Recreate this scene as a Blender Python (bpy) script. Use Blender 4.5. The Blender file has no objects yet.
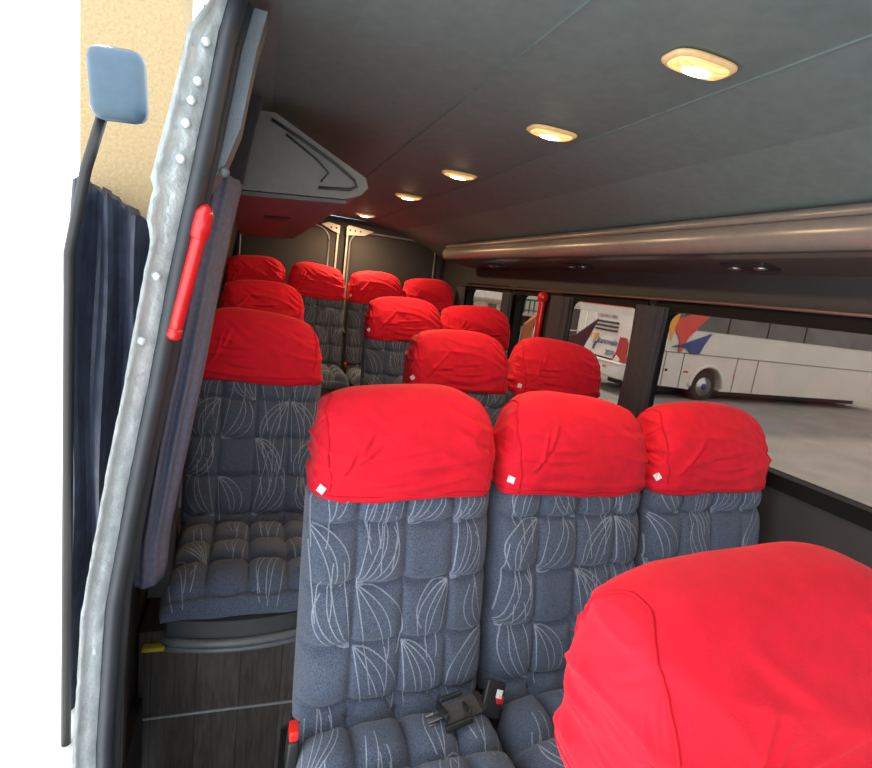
import bpy, bmesh, math, random
from mathutils import Vector, Matrix, noise
S = bpy.context.scene
COL = S.collection
PI = math.pi

# ------------------------------------------------------------------ materials
def mat(name, base=(.5,.5,.5), rough=.6, metal=0, spec=.5, emit=None, estr=0, sheen=0, noise_scale=None, noise_amt=.3,
        bump=None, bump_scale=50, coat=0, stretch=(1,1,1)):
    m = bpy.data.materials.new(name); m.use_nodes = True
    nt = m.node_tree; b = nt.nodes['Principled BSDF']
    b.inputs['Base Color'].default_value = (*base, 1)
    b.inputs['Roughness'].default_value = rough
    b.inputs['Metallic'].default_value = metal
    b.inputs['Specular IOR Level'].default_value = spec
    b.inputs['Coat Weight'].default_value = coat
    if sheen: 
        b.inputs['Sheen Weight'].default_value = sheen
        b.inputs['Sheen Roughness'].default_value = .5
    if emit:
        b.inputs['Emission Color'].default_value = (*emit, 1)
        b.inputs['Emission Strength'].default_value = estr
    tc = nt.nodes.new('ShaderNodeTexCoord')
    mp = nt.nodes.new('ShaderNodeMapping'); mp.inputs['Scale'].default_value = stretch
    nt.links.new(tc.outputs['Object'], mp.inputs[0])
    sc = noise_scale or 30
    n = nt.nodes.new('ShaderNodeTexNoise'); n.inputs['Scale'].default_value = sc; n.inputs['Detail'].default_value = 5
    nt.links.new(mp.outputs[0], n.inputs['Vector'])
    mr = nt.nodes.new('ShaderNodeMapRange')
    amt = noise_amt if noise_scale else .08
    mr.inputs['From Min'].default_value = .3; mr.inputs['From Max'].default_value = .7
    mr.inputs['To Min'].default_value = 1-amt; mr.inputs['To Max'].default_value = 1+amt
    nt.links.new(n.outputs[0], mr.inputs[0])
    mx = nt.nodes.new('ShaderNodeVectorMath'); mx.operation = 'SCALE'
    mx.inputs[0].default_value = base
    nt.links.new(mr.outputs[0], mx.inputs['Scale'])
    nt.links.new(mx.outputs[0], b.inputs['Base Color'])
    if bump:
        n2 = nt.nodes.new('ShaderNodeTexNoise'); n2.inputs['Scale'].default_value = bump_scale; n2.inputs['Detail'].default_value = 4
        nt.links.new(mp.outputs[0], n2.inputs['Vector'])
        bp = nt.nodes.new('ShaderNodeBump'); bp.inputs['Strength'].default_value = bump; bp.inputs['Distance'].default_value = .01
        nt.links.new(n2.outputs[0], bp.inputs['Height']); nt.links.new(bp.outputs[0], b.inputs['Normal'])
    return m

M = {}
M['red'] = mat('red_stretch_cloth', (.74,.010,.030), .8, spec=.2, sheen=.06, bump=.10, bump_scale=260)
M['red_seam'] = mat('red_cloth_seam', (.58,.008,.022), .8, spec=.2)
M['velour'] = mat('grey_blue_velour', (.085,.108,.158), .9, spec=.12, sheen=.22, noise_scale=330, noise_amt=.45, bump=.35, bump_scale=420)
M['thread'] = mat('pale_velour_stripe', (.26,.30,.375), .9, spec=.1, noise_scale=300, noise_amt=.3)
M['black'] = mat('black_plastic', (.02,.021,.023), .45)
M['shell'] = mat('dark_grey_plastic', (.045,.05,.055), .55, bump=.15, bump_scale=400)
M['rim'] = mat('grey_plastic_rim', (.12,.135,.15), .4)
M['steel'] = mat('brushed_steel', (.6,.6,.6), .3, metal=1)
M['belt'] = mat('black_belt_webbing', (.05,.05,.052), .7, noise_scale=200, noise_amt=.3)
M['tag'] = mat('white_fabric_tag', (.75,.76,.8), .8, noise_scale=200, noise_amt=.25)
M['btn'] = mat('red_plastic', (.75,.02,.015), .35)
M['hammer'] = mat('red_gloss_plastic', (.68,.015,.018), .28, coat=.4)
M['ceil'] = mat('grey_ceiling_vinyl', (.165,.220,.225), .65, spec=.25, bump=.06, bump_scale=500)
M['trimd'] = mat('dark_interior_trim', (.035,.036,.038), .6)
M['wallr'] = mat('charcoal_side_trim', (.04,.038,.038), .65, noise_scale=6, noise_amt=.1)
M['pillar'] = mat('grey_textured_trim', (.16,.20,.24), .55, bump=.3, bump_scale=350)
M['rubber'] = mat('black_rubber_seal', (.045,.055,.065), .5)
M['flange'] = mat('silver_painted_metal', (.62,.70,.72), .38, metal=.35, noise_scale=25, noise_amt=.15, bump=.45, bump_scale=45)
M['rack'] = mat('satin_champagne_plastic', (.29,.265,.25), .3, metal=.3, spec=.6)
M['rackd'] = mat('satin_dark_brown_plastic', (.10,.075,.07), .3, spec=.5)
M['bin'] = mat('grey_bin_plastic', (.15,.165,.165), .5)
M['binu'] = mat('glossy_dark_bin_underside', (.10,.09,.095), .38, spec=.45)
M['curt'] = mat('charcoal_curtain', (.045,.043,.052), .85, noise_scale=80, noise_amt=.15)
M['curtb'] = mat('slate_blue_curtain', (.17,.19,.28), .85, spec=.2, noise_scale=80, noise_amt=.15)
M['frame'] = mat('black_window_frame', (.008,.008,.008), .6, spec=.15)
M['copper'] = mat('curtain_rail_metal', (.22,.14,.12), .4, metal=.5)
M['white'] = mat('white_coach_paint', (.74,.70,.66), .35, coat=.2, noise_scale=1.5, noise_amt=.05)
M['cream'] = mat('cream_house_render', (.72,.63,.52), .9, noise_scale=3, noise_amt=.08)
M['roof'] = mat('pale_roof_tiles', (.42,.38,.36), .9, noise_scale=3, noise_amt=.3, stretch=(4,1,1))
M['tyre'] = mat('tyre_rubber', (.035,.033,.032), .8)
M['orange'] = mat('orange_decal', (.85,.36,.06), .4)
M['rdecal'] = mat('red_decal', (.72,.07,.05), .4)
M['bdecal'] = mat('blue_decal', (.03,.07,.27), .4)
M['cglass'] = mat('coach_tinted_glass', (.075,.06,.055), .08, spec=.8, noise_scale=1.6, noise_amt=.5)
M['tail'] = mat('tail_light_lens', (.42,.03,.03), .2, coat=.5)
M['tailw'] = mat('clear_lamp_lens', (.7,.6,.58), .15, coat=.5)
M['seamg'] = mat('panel_gap', (.13,.12,.11), .8)
M['teal'] = mat('teal_painted_metal', (.03,.16,.17), .5)
M['ladder'] = mat('aluminium_ladder', (.55,.55,.53), .4, metal=.3)
M['whitem'] = mat('white_painted_wire', (.75,.73,.7), .5)
M['flag'] = mat('dark_maroon_cloth', (.09,.02,.03), .8)
M['orcloth'] = mat('orange_tarpaulin', (.42,.14,.04), .8)
M['brown'] = mat('brown_shed_wall', (.11,.085,.08), .9)
M['tan'] = mat('tan_rough_render', (.40,.30,.165), .95, noise_scale=70, noise_amt=.14, bump=.5, bump_scale=120)
M['mirror'] = mat('dark_blue_mirror_housing', (.05,.10,.15), .35)
M['tarp'] = mat('dark_navy_tarpaulin', (.02,.028,.05), .6, noise_scale=12, noise_amt=.4, bump=.8, bump_scale=14)
M['asph'] = mat('grey_yard_paving', (.27,.255,.24), .95, noise_scale=1.2, noise_amt=.15)
M['apron'] = mat('pale_concrete', (.75,.74,.72), .95, noise_scale=3, noise_amt=.1)
M['yellow'] = mat('yellow_edge_strip', (.75,.55,.03), .5)
M['alu'] = mat('aluminium_strip', (.35,.38,.42), .4, metal=.4)
M['brk'] = mat('galvanised_bracket', (.62,.58,.53), .45, metal=.3)
M['kerb'] = mat('pale_kerb', (.5,.47,.43), .9)

def lens_mat():
    m = mat('ribbed_lamp_lens', (.9,.62,.3), .3, emit=(1,.55,.17), estr=1)
    nt = m.node_tree; b = nt.nodes['Principled BSDF']
    tc = nt.nodes.new('ShaderNodeTexCoord'); w = nt.nodes.new('ShaderNodeTexWave')
    w.wave_type = 'RINGS'; w.inputs['Scale'].default_value = 40; w.inputs['Distortion'].default_value = .3
    nt.links.new(tc.outputs['Object'], w.inputs['Vector'])
    mr = nt.nodes.new('ShaderNodeMapRange'); mr.inputs['To Min'].default_value = .55; mr.inputs['To Max'].default_value = 1.15
    nt.links.new(w.outputs['Fac'], mr.inputs[0]); nt.links.new(mr.outputs[0], b.inputs['Emission Strength'])
    return m
M['lens'] = lens_mat()
M['bulb'] = mat('lit_bulb', (1,.9,.7), .3, emit=(1,.86,.55), estr=45)
M['lamp_rim'] = mat('cream_lamp_rim', (.75,.55,.3), .35, emit=(1,.6,.2), estr=.15)

def wood():
    m = mat('dark_wood_plank_vinyl', (.05,.045,.043), .45)
    nt = m.node_tree; b = nt.nodes['Principled BSDF']
    tc = nt.nodes.new('ShaderNodeTexCoord'); mp = nt.nodes.new('ShaderNodeMapping')
    nt.links.new(tc.outputs['Object'], mp.inputs[0])
    sep = nt.nodes.new('ShaderNodeSeparateXYZ'); nt.links.new(mp.outputs[0], sep.inputs[0])
    d = nt.nodes.new('ShaderNodeMath'); d.operation='MULTIPLY_ADD'; d.inputs[1].default_value = 1/.128; d.inputs[2].default_value = .78
    nt.links.new(sep.outputs[0], d.inputs[0])
    fr = nt.nodes.new('ShaderNodeMath'); fr.operation='FRACT'; nt.links.new(d.outputs[0], fr.inputs[0])
    fl = nt.nodes.new('ShaderNodeMath'); fl.operation='FLOOR'; nt.links.new(d.outputs[0], fl.inputs[0])
    wn = nt.nodes.new('ShaderNodeTexWhiteNoise'); wn.noise_dimensions='1D'; nt.links.new(fl.outputs[0], wn.inputs['W'])
    mp2 = nt.nodes.new('ShaderNodeMapping'); mp2.inputs['Scale'].default_value = (46,5,5)
    nt.links.new(tc.outputs['Object'], mp2.inputs[0])
    ad = nt.nodes.new('ShaderNodeVectorMath'); ad.operation='ADD'
    nt.links.new(mp2.outputs[0], ad.inputs[0]); 
    sc = nt.nodes.new('ShaderNodeVectorMath'); sc.operation='SCALE'; sc.inputs[0].default_value=(0,9,9)
    nt.links.new(wn.outputs[0], sc.inputs['Scale']); nt.links.new(sc.outputs[0], ad.inputs[1])
    n = nt.nodes.new('ShaderNodeTexNoise'); n.inputs['Scale'].default_value = 1.4; n.inputs['Detail'].default_value=6; n.inputs['Distortion'].default_value=1.2
    nt.links.new(ad.outputs[0], n.inputs['Vector'])
    cr = nt.nodes.new('ShaderNodeValToRGB')
    cr.color_ramp.elements[0].position=.3; cr.color_ramp.elements[0].color=(.035,.031,.030,1)
    cr.color_ramp.elements[1].position=.75; cr.color_ramp.elements[1].color=(.10,.088,.082,1)
    nt.links.new(n.outputs[0], cr.inputs[0])
    gap = nt.nodes.new('ShaderNodeMath'); gap.operation='GREATER_THAN'; gap.inputs[1].default_value=.025
    nt.links.new(fr.outputs[0], gap.inputs[0])
    mu = nt.nodes.new('ShaderNodeMath'); mu.operation='MULTIPLY_ADD'; mu.inputs[1].default_value=.75; mu.inputs[2].default_value=.25
    nt.links.new(gap.outputs[0], mu.inputs[0])
    v = nt.nodes.new('ShaderNodeMath'); v.operation='MULTIPLY_ADD'; v.inputs[1].default_value=.5; v.inputs[2].default_value=.75
    nt.links.new(wn.outputs[0], v.inputs[0])
    mm = nt.nodes.new('ShaderNodeMath'); mm.operation='MULTIPLY'; nt.links.new(mu.outputs[0], mm.inputs[0]); nt.links.new(v.outputs[0], mm.inputs[1])
    s2 = nt.nodes.new('ShaderNodeVectorMath'); s2.operation='SCALE'
    nt.links.new(cr.outputs[0], s2.inputs[0]); nt.links.new(mm.outputs[0], s2.inputs['Scale'])
    nt.links.new(s2.outputs[0], b.inputs['Base Color'])
    return m
M['wood'] = wood()

def glass(name, col):
    m = bpy.data.materials.new(name); m.use_nodes = True; nt = m.node_tree
    nt.nodes.clear()
    o = nt.nodes.new('ShaderNodeOutputMaterial'); t = nt.nodes.new('ShaderNodeBsdfTransparent'); g = nt.nodes.new('ShaderNodeBsdfGlossy')
    t.inputs[0].default_value = (*col,1); g.inputs['Roughness'].default_value = .05
    mx = nt.nodes.new('ShaderNodeMixShader'); mx.inputs[0].default_value = .025
    nt.links.new(t.outputs[0], mx.inputs[1]); nt.links.new(g.outputs[0], mx.inputs[2])
    nt.links.new(mx.outputs[0], o.inputs[0])
    return m
M['glass'] = glass('tinted_window_glass', (.50,.47,.44))

# ------------------------------------------------------------------ mesh helpers
class MB:
    def __init__(s): s.v=[]; s.f=[]; s.m=[]; s.sm=[]
    def add(s, vs, fs, mi=0, smooth=False):
        o=len(s.v); s.v += [tuple(v) for v in vs]
        for f in fs: s.f.append(tuple(i+o for i in f)); s.m.append(mi); s.sm.append(smooth)
        return s
    def box(s, c, d, rot=None, bev=0, mi=0):
        bm = bmesh.new(); bmesh.ops.create_cube(bm, size=1)
        for v in bm.verts: v.co = Vector((v.co.x*d[0], v.co.y*d[1], v.co.z*d[2]))
        if bev: bmesh.ops.bevel(bm, geom=bm.edges[:], offset=bev, segments=3, affect='EDGES', profile=.5)
        R = rot if rot else Matrix.Identity(3)
        vs = [R@v.co + Vector(c) for v in bm.verts]; bm.verts.index_update()
        fs = [[v.index for v in f.verts] for f in bm.faces]; bm.free()
        return s.add(vs, fs, mi, bool(bev))
    def tube(s, pts, r, n=10, mi=0, caps=True, ry=None):
        pts=[Vector(p) for p in pts]; rings=[]; N=len(pts)
        up=None
        for i,p in enumerate(pts):
            t=(pts[min(i+1,N-1)]-pts[max(i-1,0)]).normalized()
            if up is None:
                up = Vector((0,0,1)) if abs(t.z)<.9 else Vector((0,1,0))
            a=t.cross(up).normalized(); b=a.cross(t).normalized(); up=b
            rr = r[i] if isinstance(r,(list,tuple)) else r
            rb = rr if ry is None else ry
            rings.append([p+a*rr*math.cos(2*PI*k/n)+b*rb*math.sin(2*PI*k/n) for k in range(n)])
        vs=[v for R_ in rings for v in R_]
        fs=[(i*n+k, i*n+(k+1)%n, (i+1)*n+(k+1)%n, (i+1)*n+k) for i in range(N-1) for k in range(n)]
        if caps: fs += [tuple(range(n))[::-1], tuple((N-1)*n+k for k in range(n))]
        return s.add(vs, fs, mi, True)
    def prism(s, poly, axis, a, b, mi=0, smooth=False):
        """extrude 2-D polygon (other two axes in order) from a to b along axis"""
        def P(p,t):
            l=list(p); l.insert(axis,t); return tuple(l)
        n=len(poly); vs=[P(p,a) for p in poly]+[P(p,b) for p in poly]
        fs=[(i,(i+1)%n,n+(i+1)%n,n+i) for i in range(n)]
        s.add(vs, fs, mi, smooth)
        return s.add(vs, [tuple(range(n))[::-1], tuple(range(n,2*n))], mi, False)
    def lathe(s, prof, c, axis='z', n=32, mi=0):
        vs=[]; 
        for (r,h) in prof:
            for k in range(n):
                a=2*PI*k/n; x,y=r*math.cos(a), r*math.sin(a)
                p={'z':(x,y,h),'y':(x,h,y),'x':(h,x,y)}[axis]
                vs.append(Vector(p)+Vector(c))
        N=len(prof)
        fs=[(i*n+k, i*n+(k+1)%n, (i+1)*n+(k+1)%n, (i+1)*n+k) for i in range(N-1) for k in range(n)]
        fs += [tuple(range(n))[::-1], tuple((N-1)*n+k for k in range(n))]
        return s.add(vs,fs,mi,True)
    def build(s, name, mats, parent=None, loc=None, fixn=True):
        me=bpy.data.meshes.new(name); me.from_pydata(s.v,[],s.f)
        if not isinstance(mats,(list,tuple)): mats=[mats]
        for m in mats: me.materials.append(m)
        me.polygons.foreach_set('material_index', s.m); me.polygons.foreach_set('use_smooth', s.sm)
        if fixn:
            bm=bmesh.new(); bm.from_mesh(me); bmesh.ops.recalc_face_normals(bm, faces=bm.faces); bm.to_mesh(me); bm.free()
        me.update()
        o=bpy.data.objects.new(name,me); COL.objects.link(o)
        if parent: o.parent=parent
        if loc: o.location=loc
        return o

def tag(o, label=None, cat=None, group=None, kind=None):
    if label: o['label']=label
    if cat: o['category']=cat
    if group: o['group']=group
    if kind: o['kind']=kind
    return o
def thing(name, label, cat, loc=(0,0,0), rz=0, group=None):
    o=bpy.data.objects.new(name,None); COL.objects.link(o); o.location=loc; o.rotation_euler=(0,0,rz)
    o.empty_display_size=.1
    return tag(o,label,cat,group)
def struct(name, mb, m):
    o=mb.build(name,m); o['kind']='structure'; return o
def copy_tree(o, parent=None):
    c=o.copy(); COL.objects.link(c); c.parent=parent
    for ch in list(o.children): copy_tree(ch,c)
    return c

# ------------------------------------------------------------------ SEATS
W2=.243
def lean(z): return (z-.44)*.19
CR=[-.36,.0]                                     # unused placeholder rows
def backS(u,v):
    """front surface of the back cushion: u in -1..1, v in 0..1"""
    z=.385+ v*.74
    cu=(u+1)*2; A=abs((cu%1)*2-1)
    wz=z+.010*(1-A*A)
    cell=(wz-.455)/.142
    B=abs((cell%1)*2-1)
    e=max(0,1-abs(u)**9)**.55
    ez=max(0,1-abs(2*v-1)**14)**.5
    puff=(1-.42*A**6)*(1-.80*B**5)
    n=noise.noise(Vector((u*3,v*8,1.3)))*.004
    dep=.05+.034*puff+n
    hi=max(0,min(1,(z-.93)/.05))
    y=lean(z)+.085-dep*e*ez+.022*hi
    x=u*W2*(1-.12*hi)*(1-.02*(1-ez))
    return Vector((x,y,z))
def cushS(u,v):
    """top surface of the seat cushion: v 0 at the crease, 1 at the front"""
    L=.50
    s=v*L
    cu=(u+1)*2; A=abs((cu%1)*2-1)
    cell=(s-.03-.014*(1-A*A))/.135
    B=abs((cell%1)*2-1)
    puff=(1-.60*A**4)*(1-.78*B**4)
    puff=puff+(.75-puff)*max(0,min(1,(s-.43)/.06))
    e=max(0,1-abs(u)**6)**.5
    roll=max(0,(s-.40)/.10); roll=min(1,roll)
    z=.39+ .060*puff*max(.25,1-roll*.6) + .012*math.sin(min(1,s/.3)*PI*.5)
    y=.03-s + .0
    if roll>0:
        a=roll*PI/2; y=.03-.40-.075*math.sin(a)-.014*puff*math.sin(a)*(1-roll)
        z=z-.072*(1-math.cos(a))
    z=.345+(z-.345)*(.25+.75*e)
    z+=noise.noise(Vector((u*3,v*6,5.3)))*.005
    x=u*(W2-.002)*(1+.0*v)
    if roll>0: x*=1-.05*roll
    return Vector((x,y,z))

def grid_pad(F, nu, nv, back):
    """closed pad: displaced front grid + plain back sheet, joined round the rim"""
    mb=MB(); vs=[]; 
    for j in range(nv+1):
        for i in range(nu+1): vs.append(F(-1+2*i/nu, j/nv))
    n=len(vs)
    for j in range(nv+1):
        for i in range(nu+1): vs.append(back(vs[j*(nu+1)+i], -1+2*i/nu, j/nv))
    w=nu+1; fs=[]
    for j in range(nv):
        for i in range(nu):
            a=j*w+i; fs.append((a,a+1,a+w+1,a+w)); fs.append((n+a,n+a+w,n+a+w+1,n+a+1))
    for i in range(nu):
        fs.append((i,n+i,n+i+1,i+1)); a=nv*w+i; fs.append((a,a+1,n+a+1,n+a))
    for j in range(nv):
        a=j*w; fs.append((a,a+w,n+a+w,n+a)); a=j*w+nu; fs.append((a,n+a,n+a+w,a+w))
    mb.add(vs,fs,0,True)
    return mb

def ribbons(mb, F, su, sv, fans, wid=.0014, vmax=1.0, sgn=1):
    """raised pale stripes woven on surface F; su, sv = metres across the u half-span and the v span"""
    for (ox,oy,ang,side,cnt,spread,L) in fans:
        for k in range(cnt):
            t=k/(cnt-1); dev=side*spread*(t**.9)
            ll=L*(1-.12*t+.10*math.sin(k*2.3)); N=18; x,y=ox,oy; P=[]
            for i in range(N+1):
                q=i/N
                if not(abs(x)>su*.965 or y<.004*sv or y>sv*vmax): P.append((x,y))
                elif P: break
                g=ang+dev*(1-1.55*q); x+=math.cos(g)*ll/N; y+=math.sin(g)*ll/N
            if len(P)<4: continue
            vs=[]; fs=[]
            for i,(x,y) in enumerate(P):
                x2,y2=P[min(i+1,len(P)-1)]; x1,y1=P[max(i-1,0)]
                tx,ty=x2-x1,y2-y1; l=math.hypot(tx,ty) or 1; px,py=-ty/l*wid,tx/l*wid
                for s in (-1,1):
                    u,v=max(-1,min(1,(x+px*s)/su)),max(0,min(1,(y+py*s)/sv))
                    p=F(u,v); h=.01
                    du=F(min(1,u+h),v)-F(max(-1,u-h),v); dv=F(u,min(1,v+h))-F(u,max(0,v-h))
                    nn=du.cross(dv); nn=nn.normalized() if nn.length>1e-9 else Vector((0,-1,0))
                    vs.append(p+nn*.0011*sgn)
            for i in range(len(P)-1): fs.append((2*i,2*i+1,2*i+3,2*i+2))
            mb.add(vs,fs,1,True)

def fans_for(seed, cols, rows, cw, rh, x0, y0, L, keep=.8):
    rnd=random.Random(seed*13+2); out=[]
    for j in range(rows):
        for i in range(cols):
            if rnd.random()>keep: continue
            up=(i+j+rnd.randint(0,1))%2==0
            sx=1 if rnd.random()<.5 else -1
            ox=x0+cw*(i+(.04 if sx>0 else .96)); oy=y0+rh*(j+(.0 if up else 1))
            base=PI/2 if up else -PI/2
            # the outermost stripe sets off sideways into the cell and bends back
            side=-sx if up else sx
            out.append((ox,oy,base+side*rnd.uniform(.05,.2),side,rnd.choice((4,5,5)),rnd.uniform(1.25,1.65),L*rnd.uniform(1.2,1.75)))
    return out

CREASE={}
def creases(seed):
    if seed in CREASE: return CREASE[seed]
    r=random.Random(seed*31+5); L=[]
    for i in range(5):                      # long shallow folds just above the hem
        x0=r.uniform(-.22,.0); w=r.uniform(.12,.3); z0=.97+.022*i+r.uniform(-.006,.006)
        L.append((x0,z0,min(.23,x0+w),z0+r.uniform(-.012,.02),r.uniform(.0025,.0045),r.uniform(.005,.008)))
    for i in range(3):                      # folds pulled from the right upper corner
        x0=.22; z0=1.04+.03*i; L.append((x0,z0,x0-r.uniform(.08,.17),z0+r.uniform(.02,.07),r.uniform(.003,.005),r.uniform(.006,.009)))
    for i in range(3):                      # folds gathered round the left corner
        x0=-.17+.02*i; z0=1.0+.03*i; L.append((x0,z0,x0+r.uniform(.02,.07),z0+r.uniform(.05,.09),r.uniform(.003,.005),r.uniform(.005,.008)))
    L.append((-.12,1.16,.08,1.05,.003,.010))
    CREASE[seed]=L; return L
def crease_h(x,z,seed):
    h=0
    for x0,z0,x1,z1,a,w in creases(seed):
        dx,dz=x1-x0,z1-z0; l2=dx*dx+dz*dz; t=((x-x0)*dx+(z-z0)*dz)/l2
        if t<-.05 or t>1.05: continue
        t=max(0,min(1,t)); bow=.10*math.sqrt(l2)*math.sin(t*PI)
        px,pz=x0+t*dx,z0+t*dz-bow*.5; l=math.sqrt(l2)
        d=((x-px)*(-dz)+(z-pz)*dx)/l
        h+=1.45*a*math.sin(t*PI)**.6*(math.exp(-(d/w)**2)-.8*math.exp(-((d+w*1.3)/w)**2))
    return h
def cover_ring(th, v, seed, corner=5.0):
    z=.937+.262*v
    ka=max(0,1-v**(10.0 if math.cos(th)<0 else 7.0))**(1/2.6)
    a=.234*ka*(1-.10*v*v)
    d=.100*max(0,1-v**(3.6+2.4*max(0,math.sin(th))))**(1/2.2)*(1+.10*math.sin(PI*min(1,v*1.2)))+.0
    cy=.190+.018*v
    c,s=math.cos(th),math.sin(th); n=4.6-1.2*v
    x=a*math.copysign(abs(c)**(2/n),c); y=d*math.copysign(abs(s)**(2/n),s)
    p=Vector((x,cy+y,z))
    # cloth folds
    q=Vector((x*5+seed*7.1, y*5, z*14+x*4))
    fold=noise.noise(q); fold=(1-abs(fold)*2)**3 if abs(fold)<.5 else 0
    q2=Vector((x*9+seed*3.7, y*9+2, z*34-x*9)); low=max(0,1-v*1.8)
    f2=noise.noise(q2)
    q3=Vector((x*4+seed,y*4+5,z*3))
    out=Vector((x,y*1.6,0)); out=out.normalized() if out.length>1e-6 else Vector((0,0,1))
    m=min(1,(1-v)*6)
    side=abs(x)/.238
    q4=Vector((x*22-z*18+seed*2.2, z*9+x*6, 3.3+y*3))
    f4=noise.noise(q4)*max(0,side-.45)*1.2
    p+=out*m*(fold*.0065+f2*.0075*low+noise.noise(q3)*.012+f4*.006)
    if y<0: p.y-=crease_h(x,z,seed)
    else: p.y+=crease_h(-x,z,seed)*.7
    if abs(x)>.15: p.x+=math.copysign(crease_h((y-.0)*1.6,z,seed)*min(1,(abs(x)-.15)/.05),x)
    p.z+=noise.noise(Vector((x*4+seed,y*3,9)))*.010
    if v<.05: p-=out*.006*(1-v/.05)
    return p
def make_cover(seed, parent, tagpos):
    mb=MB(); n=264; N=92; vs=[]
    for j in range(N+1):
        v=(j/N); v=1-(1-v)**1.5
        v=min(v,.9995)
        for k in range(n): vs.append(cover_ring(2*PI*k/n, v, seed))
    fs=[(i*n+k, i*n+(k+1)%n, (i+1)*n+(k+1)%n, (i+1)*n+k) for i in range(N) for k in range(n)]
    top=Vector((0,0,0))
    for k in range(n): top+=vs[N*n+k]
    vs.append(top/n); fs+=[(N*n+k, N*n+(k+1)%n, len(vs)-1) for k in range(n)]
    # inner lip
    base=len(vs)
    for k in range(n):
        p=vs[k]; c=Vector((0,.20,p.z)); vs.append(c+(p-c)*.93+Vector((0,0,.02)))
    fs+=[(k,base+k,base+(k+1)%n,(k+1)%n) for k in range(n)]
    vs.append(Vector((0,.2,.965))); fs+=[(base+k,len(vs)-1,base+(k+1)%n) for k in range(n)]
    mb.add(vs,fs,0,True)
    o=mb.build('headrest_cover',M['red'],parent)
    # hem and side seams
    s=MB()
    for side in (-1,1):
        P=[]
        for i in range(0,41):
            th=(-PI*.5+ side*(PI*.5)*.0)
            w=i/40
            v=.02+.86*math.sin(w*PI)**.55 if 0<w<1 else .02
            f=1-w*2                      # +1 front .. -1 back
            ang=-f*PI*.27 if side>0 else PI+f*PI*.27
            P.append(cover_ring(ang,min(v,.9),seed)+Vector((side*.0006,-.0003,.0006)))
        s.tube(P,.0024,6)
    s.tube([cover_ring(2*PI*k/72,.06,seed) for k in range(73)],.0012,5,caps=False)
    s.build('cover_seam',M['red_seam'],o)
    if tagpos:
        th,v,rot=tagpos
        p=cover_ring(th,v,seed); p2=cover_ring(th+.05,v,seed); p3=cover_ring(th,v+.04,seed)
        X=(p2-p).normalized(); Z=(p3-p).normalized(); Y=X.cross(Z).normalized(); Z=Y.cross(X)
        out=Vector((p.x,(p.y-.2)*1.5,0)).normalized()
        if Y.dot(out)<0: Y=-Y
        R=Matrix((X,Y,Z)).transposed() @ Matrix.Rotation(rot,3,'Y')
        t=MB(); t.box(p+Y*.003,(.019,.0018,.019),R,.0006); t.build('fabric_tag',M['tag'],o)
    return o

def make_seat(seed, tagpos, base_h=.30):
    root=thing('passenger_seat','seat','seat')
    def bk(p,u,v): return Vector((p.x*.985, lean(p.z)+.115, p.z))
    mb=grid_pad(backS,96,140,bk)
    ribbons(mb,backS,W2,.74,fans_for(seed,4,5,W2/2,.142,-W2,.06,.15,.8),vmax=.93)
    mb.build('backrest',[M['velour'],M['thread']],root,fixn=False)
    def bk2(p,u,v): return Vector((p.x*.97, min(p.y+.0,p.y) if p.y>-.36 else -.36-(-.36-p.y)*.75, .336))
    mc=grid_pad(cushS,96,110,bk2)
    ribbons(mc,cushS,W2-.002,.50,fans_for(seed+5,4,3,W2/2,.135,-W2,.03,.13,.9),vmax=.97,sgn=-1)
    # cushion faces were wound for a surface seen from the front: flip
    mc.f=[tuple(reversed(f)) for f in mc.f] if False else mc.f
    mc.build('cushion',[M['velour'],M['thread']],root,fixn=False)
    # black side shell behind the back cushion
    sh=MB()
    prof=[(lean(.36)+.10,.36),(lean(1.10)+.10,1.10),(lean(1.10)+.125,1.10),(lean(1.0)+.14,.95),(lean(.5)+.15,.5),(lean(.36)+.14,.36)]
    sh.prism([(y,z) for y,z in prof],0,-.216,.216)
    sh.build('back_shell',M['shell'],root)
    # skirt under the cushion, with the lighter curved rim along the front
    b=MB(); nn=24; pl=[]
    for i in range(nn+1):
        x=-.215+.43*i/nn; pl.append((x,-.425-.035*(1-(x/.215)**2)))
    poly=pl+[(.225,.06),(-.225,.06)]
    b.prism(poly,2,.275,.342)
    b.build('seat_skirt',M['shell'],root)
    r=MB(); r.tube([(x,y-.004,.275) for x,y in [( -.222,.02)]+pl+[(.222,.02)]],.013,8)
    r.tube([(x,y-.012,.258) for x,y in pl],.008,8)
    r.build('skirt_rim',M['rim'],root)
    make_cover(seed,root,tagpos)
    # buckle stalk at the left of the seat
    k=MB(); k.box((-.250,-.035,.405),(.024,.045,.09),Matrix.Rotation(.15,3,'X'),.006); kb=k.build('belt_buckle',M['black'],root)
    k=MB(); k.box((-.250,-.043,.462),(.020,.034,.028),Matrix.Rotation(.15,3,'X'),.004); k.build('release_button',M['btn'],kb)
    return root

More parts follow.
